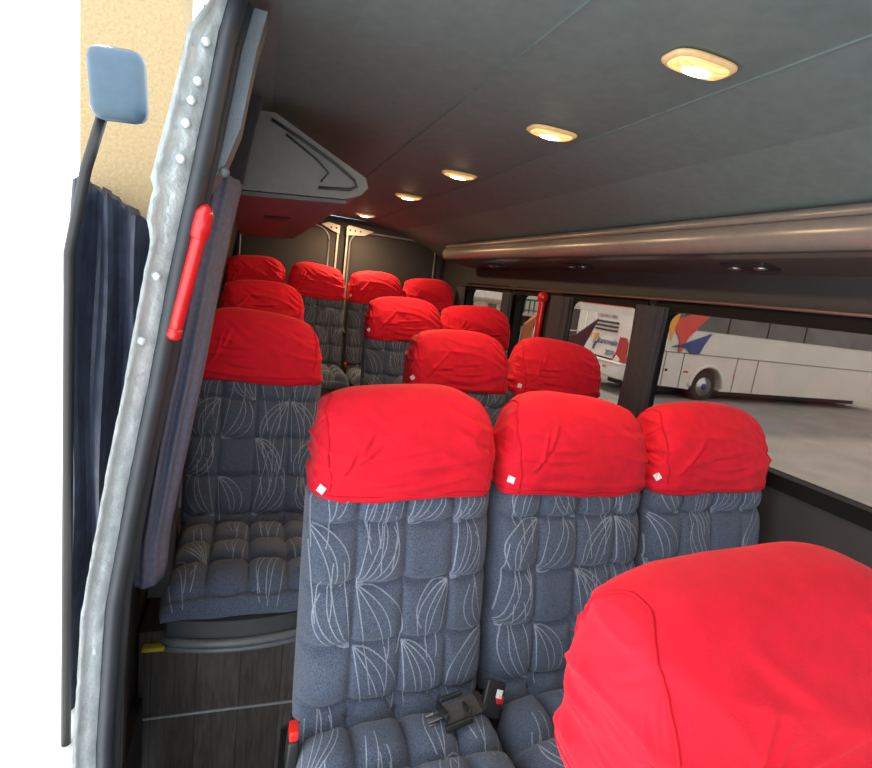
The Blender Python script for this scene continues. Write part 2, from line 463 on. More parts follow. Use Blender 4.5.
def make_belt(parent):
    # lap belt half lying over the gap on the right-hand side of the seat
    def strip(pts,w,t=.0022):
        mb=MB(); pts=[Vector(p) for p in pts]; vs=[]
        for i,p in enumerate(pts):
            d=(pts[min(i+1,len(pts)-1)]-pts[max(i-1,0)]).normalized()
            s=d.cross(Vector((0,-.45,.9))).normalized()*w/2; n=s.cross(d).normalized()*t/2
            vs+=[p-s-n,p+s-n,p+s+n,p-s+n]
        fs=[(4*i+k,4*i+(k+1)%4,4*i+4+(k+1)%4,4*i+4+k) for i in range(len(pts)-1) for k in range(4)]
        fs+=[(3,2,1,0),tuple(4*(len(pts)-1)+k for k in range(4))]
        return mb.add(vs,fs,0,False)
    w=strip([(.262,.02,.43),(.245,-.02,.468),(.215,-.045,.482),(.17,-.055,.480),(.125,-.062,.474)],.045)
    sb=w.build('seat_belt',M['belt'],parent)
    k=MB(); k.box((.262,-.035,.475),(.052,.016,.085),Matrix.Rotation(-.45,3,'X')@Matrix.Rotation(.35,3,'Y'),.005)
    bo=k.build('belt_holder',M['black'],sb)
    k=MB(); k.box((.272,-.047,.497),(.016,.003,.020),Matrix.Rotation(-.45,3,'X')@Matrix.Rotation(.35,3,'Y'),.001)
    o=k.build('belt_label',M['tag'],sb); o['label']='small white label'
    R=Matrix.Rotation(-.35,3,'X')@Matrix.Rotation(-.18,3,'Y')
    k=MB()
    k.box((.120,-.055,.483),(.012,.066,.014),R,.003); k.box((.150,-.090,.475),(.07,.012,.014),R,.003); k.box((.150,-.025,.492),(.06,.010,.012),R,.003)
    k.box((.178,-.058,.488),(.008,.06,.012),R,.003)
    k.build('belt_adjuster',M['black'],sb)
    k=MB(); k.box((.098,-.064,.476),(.036,.020,.003),R,.001); k.box((.088,-.077,.473),(.018,.006,.003),R,.001); k.box((.088,-.052,.476),(.018,.006,.003),R,.001)
    o=k.build('belt_tongue',M['steel'],sb); o['label']='steel belt tongue'

XA,XB,XC=.388,.886,1.380
XL=.03
Y1,Y2,Y3,Y4=1.027,1.94,2.875,4.0
TG=PI+.42*PI*.52
protos=[make_seat(1,(PI+.62,.10,.4)),make_seat(2,(PI+.55,.16,.2)),make_seat(3,(PI+.50,.20,.785))]
used=[False]*3
def place_seat(i,x,y,z,label,ped=True):
    o=protos[i] if not used[i] else copy_tree(protos[i])
    if y==Y4: o.scale=(.925,1,1)
    used[i]=True
    o.location=(x,y,z)
    if ped:
        fl_=(.14 if y>3.3 else 0)-z; pd=MB()
        pd.prism([(-.125,fl_),(.125,fl_),(.125,fl_+.03),(.06,fl_+.05),(.05,.22),(.15,.275),(-.15,.275),(-.05,.22),(-.06,fl_+.05),(-.125,fl_+.03)],1,-.30,-.04)
        pd.build('pedestal',M['black'],o)
    o['label']=label; o['category']='seat'; o['group']='red-capped passenger seats'
    return o
sA=place_seat(0,XA,Y1,0,'large tufted seat nearest the aisle, whole grey-blue backrest in view under its red cover')
sB=place_seat(1,XB,Y1,0,'middle seat of the nearest full row, between the aisle seat and the window seat')
sC=place_seat(2,XC,Y1,0,'window seat of the nearest full row, cut off by the right edge of the photo')
sD=place_seat(2,.880,Y2,.079,'aisle-side seat of the pair just behind the nearest row, white diamond tag on cover')
sE=place_seat(1,1.385,Y2,.079,'window-side seat of the pair just behind the nearest row, its cover against the curtained window')
sF=place_seat(2,.875,Y3,.17,'aisle-side seat of the second pair back, patterned backrest showing beside the dark aisle')
sG=place_seat(0,1.35,Y3,.17,'window-side seat of the second pair back, dim red cover below the rearmost side window')
sL=place_seat(1,XL+.005,1.90,.079,'single seat on the left beside the blue curtain, full backrest and cushion in view',ped=False)
sM=place_seat(2,XL+.03,3.05,.165,'single seat directly behind the front left single seat, only its dim red cover showing')
sK=place_seat(0,.01,Y4,.317,'leftmost seat of the back row, red cover at the foot of the left rear door')
sJ=place_seat(1,.46,Y4,.317,'back row seat at the end of the aisle, lit red cover and tufted backrest visible')
sH=place_seat(2,.93,Y4,.317,'back row seat second from the right window, bright top under the last lamp')
sI=place_seat(0,1.38,Y4,.317,'back row seat in the right corner, half shaded red cover by the rear pillar')
s0=place_seat(0,.605,.185,-.015,'closest seat at the bottom right corner, huge bright red headrest cover seen from its side')
make_belt(sA)
for c in sA.children:
    if c.name.startswith('seat_belt'): c.location=(-.030,-.012,-.012)

# ------------------------------------------------------------------ VAN SHELL
CZ=1.45
# left side profile (x as function of z, world) measured at the door pillar
LP=[(-.60,-.24),(0,-.24),(.50,-.238),(.80,-.225),(1.07,-.188),(1.23,-.163),(1.40,-.140),(1.55,-.116),(1.68,-.095),(1.80,-.078),(1.87,-.062)]
def lx(z):
    for (a,xa),(b,xb) in zip(LP,LP[1:]):
        if z<=b: return xa+(xb-xa)*(z-a)/(b-a)
    return LP[-1][1]
FY,BY=-2.4,4.78
fl=MB(); fl.box((.93,(1.64+BY)/2,-.03),(2.2,BY-1.64,.06)); fl.box((1.115,(FY+1.64)/2,-.03),(1.83,1.64-FY,.06)); struct('floor',fl,M['wood'])
stp=MB(); stp.box((.12,.8,-.33),(.66,1.7,.06)); struct('floor_step',stp,M['wood'])
rb=MB(); rb.box((1.0,(3.3+BY)/2,.07),(1.4,BY-3.3,.14)); 
struct('floor_rear_platform',rb,M['wood'])
# wood clad box under the left single seat
bx=thing('seat_box','dark wood-plank box under the left single seat, yellow strip at its top corner','box',(0,0,0))
k=MB(); k.box((.018,1.97,.02),(.556,.86,.64)); k.build('box_body',M['wood'],bx)
k=MB(); k.box((-.155,1.530,.292),(.19,.03,.013),Matrix.Rotation(.03,3,'Y'),.004); o=k.build('edge_strip',M['yellow'],bx); o['label']='yellow edge strip'
k=MB(); k.box((.01,1.538,.032),(.52,.006,.007),Matrix.Rotation(.03,3,'Y'),.001); o=k.build('joint_strip',M['alu'],bx); o['label']='thin pale joint strip'

# ceiling: profile across x extruded along y
ct=.03
cp=[(-.07,1.865),(.02,1.915),(.16,1.94),(.50,1.952),(.93,1.95),(1.20,1.90),(1.50,1.80),(1.72,1.70)]
mbc=MB(); poly=cp+[(x,z+.05) for x,z in reversed(cp)]
mbc.prism(poly,1,FY,BY)
struct('ceiling',mbc,M['ceil'])
k=MB()
for x,z in ((.50,1.951),(.935,1.948)): k.box((x,(FY+BY)/2,z-.001),(.004,BY-FY-.02,.004))
struct('trim_1',k,M['ceil'])
k=MB(); k.box((-.083,(1.2+BY)/2,1.893),(.075,BY-1.2,.05)); struct('trim_6',k,M['trimd'])
# right wall with its window openings
RX=1.70
def panel_x(mb,x,t,y0,y1,z0,z1,mi=0): mb.box((x+t/2,(y0+y1)/2,(z0+z1)/2),(t,y1-y0,z1-z0),mi=mi)
wins=[(-2.0,-.9),(-.75,.15),(.30,1.88),(1.95,2.64),(2.85,3.23),(3.32,4.12)]
WZ0,WZ1=.95,1.505
wr=MB(); panel_x(wr,RX,.06,FY,BY,0,WZ0); panel_x(wr,RX,.06,FY,BY,WZ1,1.78)
ys=[FY]+[v for w in wins for v in w]+[BY]
for a,b in zip(ys[::2],ys[1::2]): panel_x(wr,RX,.06,a,b,WZ0,WZ1)
struct('wall_right',wr,M['wallr'])
for i,(a,b) in enumerate(wins):
    f=MB(); r=.05
    # rounded-corner black frame
    def rr(y0,y1,z0,z1,r,n=6):
        P=[]
        for cy,cz,a0 in ((y1-r,z1-r,0),(y0+r,z1-r,PI/2),(y0+r,z0+r,PI),(y1-r,z0+r,1.5*PI)):
            for q in range(n+1): P.append((cy+r*math.cos(a0+q/n*PI/2),cz+r*math.sin(a0+q/n*PI/2)))
        return P
    O=rr(a-.02,b+.02,WZ0-.02,WZ1+.02,.05); I=rr(a+.035,b-.035,WZ0+.03,WZ1-.03,.06)
    vs=[(RX-.012,y,z) for y,z in O]+[(RX-.012,y,z) for y,z in I]+[(RX+.05,y,z) for y,z in O]+[(RX+.05,y,z) for y,z in I]
    n=len(O); fs=[]
    for q in range(n):
        w=(q+1)%n
        fs+=[(q,w,n+w,n+q),(2*n+q,3*n+q,3*n+w,2*n+w),(q,2*n+q,2*n+w,w),(n+q,n+w,3*n+w,3*n+q)]
    f.add(vs,fs); o=f.build('window_%d'%(i+1),M['frame']); o['kind']='structure'
    g=MB(); g.box((RX+.03,(a+b)/2,(WZ0+WZ1)/2),(.005,b-a-.05,WZ1-WZ0-.04)); g.build('window_glass',M['glass'],o)
# left wall behind the door pillar, following the tumblehome
def left_sheet(mb,y0,y1,off,thick,z0=-.3,z1=1.87,n=30,hole=None):
    zs=[z0+(z1-z0)*i/n for i in range(n+1)]
    pl=[(lx(z)+off,z) for z in zs]+[(lx(z)+off-thick,z) for z in reversed(zs)]
    mb.prism(pl,1,y0,y1)
lw=MB(); left_sheet(lw,1.12,1.30,-.005,.04)
left_sheet(lw,1.30,2.6,-.03,.03,-.3,.98); left_sheet(lw,1.30,2.6,-.03,.03,1.52,1.87); left_sheet(lw,1.30,1.42,-.03,.03,.98,1.52); left_sheet(lw,2.5,2.6,-.03,.03,.98,1.52)
left_sheet(lw,2.6,BY,-.06,.06,-.3,.98); left_sheet(lw,2.6,BY,-.06,.06,1.52,1.87); left_sheet(lw,2.6,2.75,-.06,.06,.98,1.52); left_sheet(lw,3.9,BY,-.06,.06,.98,1.52)
struct('wall_left',lw,M['trimd'])
for i,(a,b) in enumerate(((1.42,2.5),(2.75,3.9))):
    k=MB(); left_sheet(k,a,b,(-.045,-.085)[i],.006,.98,1.52); o=k.build('window_%d'%(len(wins)+1+i),M['cglass']); o['kind']='structure'
# step well side walls
k=MB(); k.box((.185,.62,-.18),(.03,1.8,.24)); k.box((-.265,1.2,-.15),(.05,.6,.6)); struct('wall_step',k,M['black'])
# rear wall with its two doors
rw=MB(); rw.box((.75,BY+.03,.95),(2.0,.06,2.0)); struct('wall_rear',rw,M['trimd'])
for i,(x0,x1) in enumerate(((-.17,.675),(.735,1.66))):
    d=MB(); d.box(((x0+x1)/2,BY-.02,.95),(x1-x0,.035,1.78),bev=.012)
    o=d.build('door_%d'%(i+1),M['wallr']); o['kind']='structure'
    def rrp(x0,x1,z0,z1,r,n=8):
        P=[]
        for cx,cz,a0 in ((x1-r,z1-r,0),(x0+r,z1-r,PI/2),(x0+r,z0+r,PI),(x1-r,z0+r,1.5*PI)):
            for q in range(n+1): P.append((cx+r*math.cos(a0+q/n*PI/2),BY-.045,cz+r*math.sin(a0+q/n*PI/2)))
        return P+[P[0]]
    t=MB(); t.tube(rrp(x0+.04,x1-.08,.9,1.845-.0,.12),.008,8); t.build('door_window_trim',M['alu'],o)
    p=MB(); p.box(((x0+x1)/2-.02,BY-.039,1.37),(x1-x0-.16,.006,.90),bev=.002); p.build('door_glass',M['trimd'],o)
    e=x1 if i==0 else x0; s=-1 if i==0 else 1
    t=MB(); t.box((e-s*(-.012),BY-.05,1.45),(.018,.018,.80),bev=.004); t.build('door_edge_strip',M['brk'],o)
    t=MB(); t.prism([(e,1.80),(e+s*.16,1.815),(e+s*.24,1.86),(e+s*.02,1.885),(e,1.87)] if s>0 else [(e,1.80),(e,1.87),(e-.10,1.885),(e-.16,1.86),(e-.05,1.815)],1,BY-.07,BY-.05)
    for q in range(3 if s>0 else 2): t.tube([(e+s*(.03+.045*q),BY-.075,1.845),(e+s*(.03+.045*q),BY-.068,1.845)],.008,8,mi=1)
    b=t.build('door_bracket',[M['brk'],M['black']],o); b['label']='pale metal bracket with dark bolts'
# front bulkhead frame leaving the windscreen open, cab is out of sight
fw=MB(); fw.box((.8,FY-.03,.4),(2.1,.06,.9)); struct('wall_front',fw,M['trimd'])

# door pillar: rubber seal, flange, trim (front end of the left wall)
def sweep_profile(y,off,z0=-.55,z1=1.87,n=34):
    return [(lx(z0+(z1-z0)*i/n)+off,y,z0+(z1-z0)*i/n) for i in range(n+1)]
ps=MB(); ps.tube(sweep_profile(1.000,.014),.015,12,ry=.022); ps.tube(sweep_profile(1.03,.024),.012,12)
struct('trim_2',ps,M['rubber'])
pt=MB()
zs=[-.3+(1.87+.3)*i/34 for i in range(35)]
pl=[(lx(z)+.022+.036*max(0,min(1,(z-1.56)/.08)),z) for z in zs]+[(lx(z)-.02,z) for z in reversed(zs)]
pt.prism(pl,1,1.035,1.12,smooth=False)
struct('trim_3',pt,M['pillar'])
zt=[q for q in zs if q>.42]
pt=MB(); pl=[(lx(z)+.055,z) for z in zt]+[(lx(z)-.0,z) for z in reversed(zt)]
pt.prism(pl,1,1.52,1.60); struct('trim_4',pt,M['trimd'])
# silver body flange outside the seal with its stepped edge
rnd=random.Random(4)
zz=[1.93-i*.016 for i in range(150)]
def fw_(z):
    if z>1.83: return .020
    if z>1.79: return .020+.018*(1.83-z)/.04
    if z>1.56: return .038+.012*(1.79-z)/.23
    if z>1.545: return .052-.010*(1.56-z)/.015
    if z>1.50: return .044
    if z>1.47: return .044-.012*(1.50-z)/.03
    return .032
vs=[]; fs=[]
for i,z in enumerate(zz):
    x=lx(z)+.002
    w=fw_(z)
    for yy,xx in ((.985,x),(.983,x-w*.45),(.975,x-w*.8),(.96,x-w),(.99,x-w),(1.02,x)):
        vs.append((xx+rnd.uniform(-.0006,.0006),yy+rnd.uniform(-.0012,.0012),z))
for i in range(len(zz)-1):
    for q in range(6): fs.append((i*6+q,i*6+(q+1)%6,i*6+6+(q+1)%6,i*6+6+q))
fm=MB(); fm.add(vs,fs,0,True)
for z,dx in ((1.93-.24,.018),(1.655,.019),(1.72,.014),(1.60,.016),(1.78,.013),(1.41,.016),(1.30,.02)):
    fm.lathe([(.0045,-.004),(.0075,-.002),(.0075,.002),(.005,.003)],(lx(z)+.002-dx,.976,z),'y',14)
struct('trim_5',fm,M['flange'])

# grab handles, red, left pillar and between windows
def grab(label,pts,r,cap):
    t=thing('grab_handle',label,'grab handle',(0,0,0),0,'red grab handles on the pillars')
    k=MB(); k.tube(pts,r,14); k.build('grip',M['hammer'],t)
    e=Vector(pts[-1]); d=(Vector(pts[-1])-Vector(pts[-2])).normalized()
    k=MB(); k.tube([e-d*.035,e-d*.028,e-d*.01,e+d*.012,e+d*.022,e+d*.028],[r*.9,cap*.95,cap,cap*.95,cap*.6,cap*.1],14); k.build('end_cap',M['hammer'],t)
    e=Vector(pts[0]); d=(Vector(pts[0])-Vector(pts[1])).normalized()
    k=MB(); k.tube([e-d*.01,e+d*.004,e+d*.010],[r*1.05,r*1.1,r*.6],14); k.build('lower_cap',M['hammer'],t)
    return t
grab('red grab handle on the grey door pillar at the left',[(-.124+.038*i/8,.985,1.315+.195*i/8) for i in range(9)],.0115,.0155)
grab('red grab handle between the right side windows, above the pair of covers',[(RX-.035,2.82,1.08+.40*i/8) for i in range(9)],.021,.034)
k=MB(); k.lathe([(.004,-.002),(.009,0),(.009,.004),(.003,.005)],(-.060,1.03,1.60),'y',16); tag(k.build('screw_cap',M['rim']),'small round screw cap above the red handle on the left pillar','screw cap')

# curtains
def curtain(label,x,y,z0,z1,w,depth,m,lean_fn=None,folds=5,seed=0,group='tied-back side window curtains',neck=None):
    n=60; N=36; vs=[]
    for j in range(N+1):
        t=j/N; z=z0+(z1-z0)*t
        ww=w*(1 if neck is None else neck(t)); cx=x if lean_fn is None else lean_fn(z)
        for k in range(n):
            a=2*PI*k/n; c,s=math.cos(a),math.sin(a)
            fo=1+.16*math.sin(a*folds*2+seed+t*1.5)*(.6+.4*math.sin(t*7+seed))
            vs.append((cx+depth*c*fo, y+ww*s*fo, z))
    fs=[(j*n+k,j*n+(k+1)%n,(j+1)*n+(k+1)%n,(j+1)*n+k) for j in range(N) for k in range(n)]
    fs+=[tuple(range(n))[::-1],tuple(N*n+k for k in range(n))]
    mb=MB(); mb.add(vs,fs,0,True); o=mb.build('curtain',m); tag(o,label,'curtain',group); return o
curtain('wide dark gathered curtain on the pillar beside the coach wheel view',RX-.055,1.86,.85,1.49,.085,.025,M['curt'],seed=1)
curtain('dark gathered curtain just right of the red window handle',RX-.055,2.58,.85,1.49,.10,.025,M['curt'],seed=2)
curtain('narrow dark curtain between the two rearmost side windows',RX-.05,3.27,.9,1.48,.06,.022,M['curt'],seed=3)
curtain('dark curtain bunched at the rear corner of the rearmost side window',RX-.05,4.15,.9,1.48,.09,.022,M['curt'],seed=4)
def lf(z): return lx(z)+.03
curtain('slate blue curtain bunched beside the left single seat',0,1.30,.68,1.62,.10,.036,M['curtb'],lean_fn=lf,seed=5,group=None,neck=lambda t:.45+.75*math.sin(PI*min(1,max(0,.12+t*.62))))
rl=MB(); rl.tube([(RX-.03,.0,1.528),(RX-.03,1.5,1.527),(RX-.03,4.2,1.50)],.006,8)
tag(rl.build('curtain_rail',M['copper']),'thin coppery curtain rail running above the right side windows','curtain rail')

# right overhead duct / rack
rk=thing('air_duct','long satin champagne air duct running above the right side windows','air duct')
pr=[(1.46,1.80),(1.438,1.792),(1.428,1.775),(1.425,1.762)]
k=MB(); k.prism([(1.50,1.806),(1.455,1.800),(1.432,1.788),(1.424,1.772),(1.44,1.765),(1.52,1.765)],1,-1.5,4.02,smooth=True); k.build('upper_strip',M['rack'],rk)
arc=[(1.432,1.764),(1.416,1.748),(1.408,1.728),(1.412,1.705),(1.428,1.686),(1.455,1.676),(1.50,1.672),(1.60,1.672),(1.60,1.764)]
k=MB(); k.prism(arc,1,-1.5,4.04,smooth=True); k.build('front_panel',M['rack'],rk)
k=MB(); k.prism([(1.44,1.674),(1.47,1.664),(1.70,1.640),(1.70,1.672),(1.5,1.672)],1,-1.5,4.0); k.build('underside',M['rackd'],rk)
for y in (3.35,2.35,1.35,.4):
    k=MB(); k.box((1.56,y,1.652),(.09,.17,.014),Matrix.Rotation(.11,3,'Y'),.005); v=k.build('reading_light',M['black'],rk)
    for q in (-.05,.05):
        k=MB(); k.lathe([(.018,-.003),(.022,0),(.022,.004),(.01,.005)],(1.555,y+q,1.642),'z',16); k.build('light_lens',M['steel'],v)
# left overhead bin
bn=thing('overhead_bin','grey wedge-shaped overhead bin above the left seats, ending in a grooved cap','overhead bin')
pb=[(-.09,1.645),(.24,1.672),(.285,1.690),(.305,1.715),(.295,1.742),(.20,1.785),(.03,1.865),(-.04,1.86)]
k=MB(); k.prism(pb,1,1.62,3.95); k.build('bin_body',M['bin'],bn)
k=MB(); k.prism([(-.09,1.643),(.245,1.670),(.245,1.660),(-.10,1.630)],1,1.63,3.94); k.build('bin_underside',M['binu'],bn)
def lin(p,q,n): return [(p[0]+(q[0]-p[0])*i/n,1.617,p[1]+(q[1]-p[1])*i/n) for i in range(n+1)]
k=MB(); k.tube([(.02,1.617,1.845),(.10,1.617,1.812),(.20,1.617,1.765),(.262,1.617,1.728),(.27,1.617,1.712),(.25,1.617,1.700),(.16,1.617,1.690)],.0045,8)
k.tube([(.06,1.617,1.815),(.15,1.617,1.765),(.185,1.617,1.735),(.165,1.617,1.708)],.003,8)
k.build('cap_groove',M['trimd'],bn)
k=MB(); k.box((.07,2.3,1.648),(.10,.16,.014),Matrix.Rotation(-.08,3,'Y'),.005); k.build('reading_light',M['black'],bn)

# ceiling lamps
def make_lamp():
    t=thing('ceiling_lamp','lamp','ceiling lamp')
    def oval(a,b,z,n=40,e=3.2):
        return [(a*math.copysign(abs(math.cos(q))**(2/e),math.cos(q)), b*math.copysign(abs(math.sin(q))**(2/e),math.sin(q)), z) for q in [2*PI*i/n for i in range(n)]]
    def loft(rs):
        mb=MB(); n=len(rs[0]); vs=[p for r in rs for p in r]
        fs=[(i*n+k,i*n+(k+1)%n,(i+1)*n+(k+1)%n,(i+1)*n+k) for i in range(len(rs)-1) for k in range(n)]
        fs+=[tuple(range(n))[::-1],tuple((len(rs)-1)*n+k for k in range(n))]
        return mb.add(vs,fs,0,True)
    loft([oval(.078,.040,0),oval(.078,.040,-.004),oval(.072,.035,-.009),oval(.066,.030,-.009)]).build('lamp_rim',M['lamp_rim'],t)
    loft([oval(.068,.032,-.006),oval(.064,.029,-.012),oval(.052,.021,-.016),oval(.03,.01,-.018)]).build('lens',M['lens'],t)
    k=MB(); k.add([( .036*math.cos(a)*math.sin(b)-.004, .017*math.sin(a)*math.sin(b), -.0165-.005*math.cos(b)) for b in [PI*(j+.01)/8.02 for j in range(9)] for a in [2*PI*i/20 for i in range(20)]],
        [(j*20+i,j*20+(i+1)%20,(j+1)*20+(i+1)%20,(j+1)*20+i) for j in range(8) for i in range(20)],0,True).build('bulb',M['bulb'],t)
    return t
lp=make_lamp()
LO=[(.797,.905,1.945,'nearest and largest lit ceiling lamp, at the upper right'),
    (.805,1.466,1.945,'second lit ceiling lamp from the camera'),
    (.812,2.24,1.945,'third lit ceiling lamp, middle one of the row'),
    (.808,3.03,1.945,'fourth lit ceiling lamp from the camera, small and thin'),
    (.80,4.25,1.945,'farthest lit ceiling lamp, just above the rear doors')]
for i,(x,y,z,l) in enumerate(LO):
    o=lp if i==0 else copy_tree(lp)
    o.location=(x,y,z); o['label']=l; o['category']='ceiling lamp'; o['group']='row of lit ceiling lamps'
    L=bpy.data.lights.new('lamp_light','AREA'); L.shape='RECTANGLE'; L.size=.12; L.size_y=.05; L.energy=[3,3,3.5,6,10][i]; L.color=(1,.66,.36)
    lo=bpy.data.objects.new('lamp_light',L); COL.objects.link(lo); lo.location=(x,y,z-.025)

# ------------------------------------------------------------------ OUTSIDE
GZ=-.85
g=MB(); g.box((20,20,GZ-.1),(39.5,80,.2)); o=g.build('ground',M['asph']); o['kind']='structure'
g=MB(); g.box((-20.2,5,GZ-.1),(39.9,60,.22)); o=g.build('ground_apron',M['apron']); o['kind']='structure'
def prism_y(poly,y0,y1,mb,mi=0): mb.prism(poly,1,y0,y1,mi)
# coach seen from the side
BYY=11.54
b1=thing('coach','white coach parked outside the right windows, with orange, red and blue swooshes and lettering','coach',(0,0,0))
def z(r): return r+1.45
k=MB()
# body outline with wheel arch cut (x,z)
cx,cz=12.70,z(-1.878)
arch=[(cx+.60*math.cos(a),cz+.60*math.sin(a)) for a in [PI-.0-PI*i/20 for i in range(21)]]
out=[(9.70,z(-1.86))]+[(cx-.60,z(-1.98))]+arch+[(cx+.60,z(-1.98)),(20.5,z(-1.98)),(20.6,z(1.3)),(9.45,z(1.3)),(9.70,z(-.1))]
k.prism(out,1,BYY,BYY+2.5); k.build('body',M['white'],b1)
k=MB(); k.box((15.5,BYY-.005,z(.30)),(9.4,.02,1.12)); k.build('window_band',M['cglass'],b1)
for x in (11.45,13.1,14.7,16.3):
    k=MB(); k.box((x,BYY-.02,z(.30)),(.03,.02,1.12)); k.build('window_divider',M['black'],b1)
k=MB(); k.box((15.1,BYY-.006,z(-.94)),(10.7,.012,.02))
k.build('panel_gap',M['seamg'],b1)
for x in (10.6,11.03,11.68,13.75,14.6):
    k=MB(); k.box((x,BYY-.006,z(-1.46)),(.018,.012,1.02)); k.build('panel_gap',M['seamg'],b1)
k=MB(); k.tube([(cx+.63*math.cos(a),BYY-.02,cz+.63*math.sin(a)) for a in [PI-PI*i/24 for i in range(25)]],.055,8); k.build('wheel_arch',M['white'],b1)
def wheel(x,par):
    w=MB(); w.lathe([(.30,.0),(.42,.0),(.46,.03),(.46,.25),(.42,.28),(.30,.28)],(x,BYY+.06,cz),'y',40); o=w.build('wheel',M['tyre'],par)
    w=MB(); w.lathe([(.285,-.004),(.285,.03),(.25,.10),(.16,.12),(.15,.04),(.10,.03),(.09,.0)][::-1],(x,BYY+.05,cz),'y',32)
    for q in range(8):
        a=2*PI*q/8; w.lathe([(.018,-.02),(.018,.02)],(x+.19*math.cos(a),BYY+.12,cz+.19*math.sin(a)),'y',8)
    r=w.build('rim',M['steel'],o)
    w=MB(); w.lathe([(.10,-.02),(.10,.05),(.07,.06)],(x,BYY+.05,cz),'y',20); w.build('hub',M['bdecal'],o)
wheel(cx,b1)
k=MB(); prism_y([(10.84,z(.19)),(11.22,z(.19)),(11.18,z(-.10)),(11.06,z(-.64)),(10.90,z(-.2))],BYY-.035,BYY-.016,k); k.build('orange_swoosh',M['orange'],b1)
k=MB(); prism_y([(11.22,z(.02)),(11.6,z(.16)),(12.42,z(.30)),(12.0,z(-.12)),(11.65,z(-.52)),(11.5,z(-.92)),(11.42,z(-.92)),(11.38,z(-.6)),(11.12,z(-.26))],BYY-.045,BYY-.016,k); k.build('red_swoosh',M['rdecal'],b1)
k=MB(); prism_y([(11.14,z(-.79)),(11.7,z(-.62)),(12.50,z(-.31)),(12.30,z(-.62)),(12.17,z(-.93)),(11.87,z(-.94)),(11.72,z(-.82)),(11.5,z(-.78))],BYY-.055,BYY-.016,k); k.build('blue_swoosh',M['bdecal'],b1)
for x,w_ in ((11.85,.16),(13.72,.05),(10.3,.2)):
    k=MB(); k.box((x,BYY-.01,z(-1.47)),(w_,.02,.05)); k.build('side_marker',M['rdecal'],b1)
k=MB(); k.box((11.13,BYY-.01,z(-1.46)),(.08,.02,.07)); k.build('door_lock',M['black'],b1)
k=MB(); k.box((15.6,BYY+1.3,z(-2.06)),(9.6,1.4,.3)); k.build('underbody',M['black'],b1)
tgl=None
# its rear face (local frame: x runs along the rear away from the corner, -y points out of it)
RL=Vector((9.70,BYY,0)); RR=(0,0,-PI/2)
def rear(mb,name,m,parent=b1):
    o=mb.build(name,m,parent)
    if parent is b1: o.location=RL; o.rotation_euler=RR
    return o
k=MB(); k.box((-1.25,-.07,z(-1.62)),(2.55,.24,.46),bev=.07); k.box((-1.25,-.10,z(-1.42)),(2.6,.26,.05),bev=.02); rear(k,'bumper',M['white'])
for q in range(3):
    k=MB(); k.box((-1.12,-.02,z(-.34-.115*q)),(1.12,.05,.06),bev=.018); rear(k,'grille_slat',M['black'])
k=MB(); prism_y([(-.36,z(-.70)),(-.14,z(-.70)),(-.02,z(-.85)),(.01,z(-1.37)),(-.58,z(-1.44)),(-.42,z(-1.12))],-.05,.02,k); tl=rear(k,'tail_light',M['tail'])
k=MB(); prism_y([(-.38,z(-1.20)),(-.20,z(-1.30)),(-.22,z(-1.38)),(-.50,z(-1.39))],-.06,-.045,k); rear(k,'reversing_lens',M['tailw'],tl)
k=MB(); k.box((-1.25,-.015,z(-1.37)),(1.3,.03,.05)); rear(k,'lower_gap',M['black'])
for x in (-.62,-1.9):
    k=MB(); k.box((x,-.20,z(-1.57)),(.16,.012,.045)); rear(k,'reflector',M['rdecal'])
k=MB(); k.box((-1.25,-.01,z(.65)),(2.1,.03,.8),bev=.01); rear(k,'rear_window',M['cglass'])
k=MB(); k.box((-1.25,-.02,z(.15)),(2.3,.05,.06)); rear(k,'red_strip',M['rdecal'])
k=MB(); prism_y([(-1.86,z(-.78)),(-1.36,z(-.70)),(-1.50,z(-.90)),(-1.56,z(-1.02)),(-1.64,z(-.88))],-.03,-.005,k); rear(k,'orange_emblem',M['orange'])
k=MB(); prism_y([(-1.56,z(-1.20)),(-1.50,z(-.98)),(-1.30,z(-.92)),(-1.44,z(-1.04)),(-1.50,z(-1.20))],-.03,-.005,k); rear(k,'blue_emblem',M['bdecal'])
def text(s,size,x,y,zz,m,parent,name,shear=0,rx=PI/2):
    c=bpy.data.curves.new(name,'FONT'); c.body=s; c.size=size; c.extrude=.004; c.shear=shear; c.align_x='LEFT'
    tmp=bpy.data.objects.new('tmp',c); COL.objects.link(tmp)
    dg=bpy.context.evaluated_depsgraph_get(); me=bpy.data.meshes.new_from_object(tmp.evaluated_get(dg))
    bpy.data.objects.remove(tmp); bpy.data.curves.remove(c)
    o=bpy.data.objects.new(name,me); COL.objects.link(o); me.materials.clear(); me.materials.append(m)
    o.parent=parent; o.location=(RL.x+y,RL.y-x,zz); o.rotation_euler=(rx,0,-PI/2); return o
M['ink']=mat('grey_lettering',(.28,.25,.24),.6)
text('Itanovale',.26,-1.42,-.012,z(-.98),M['bdecal'],b1,'company_lettering',.2)
text('2070',.22,-.96,-.012,z(-1.28),M['bdecal'],b1,'fleet_number')
text('F 156-REU 2001',.145,-1.62,-.012,z(-.22),M['ink'],b1,'registration_lettering')

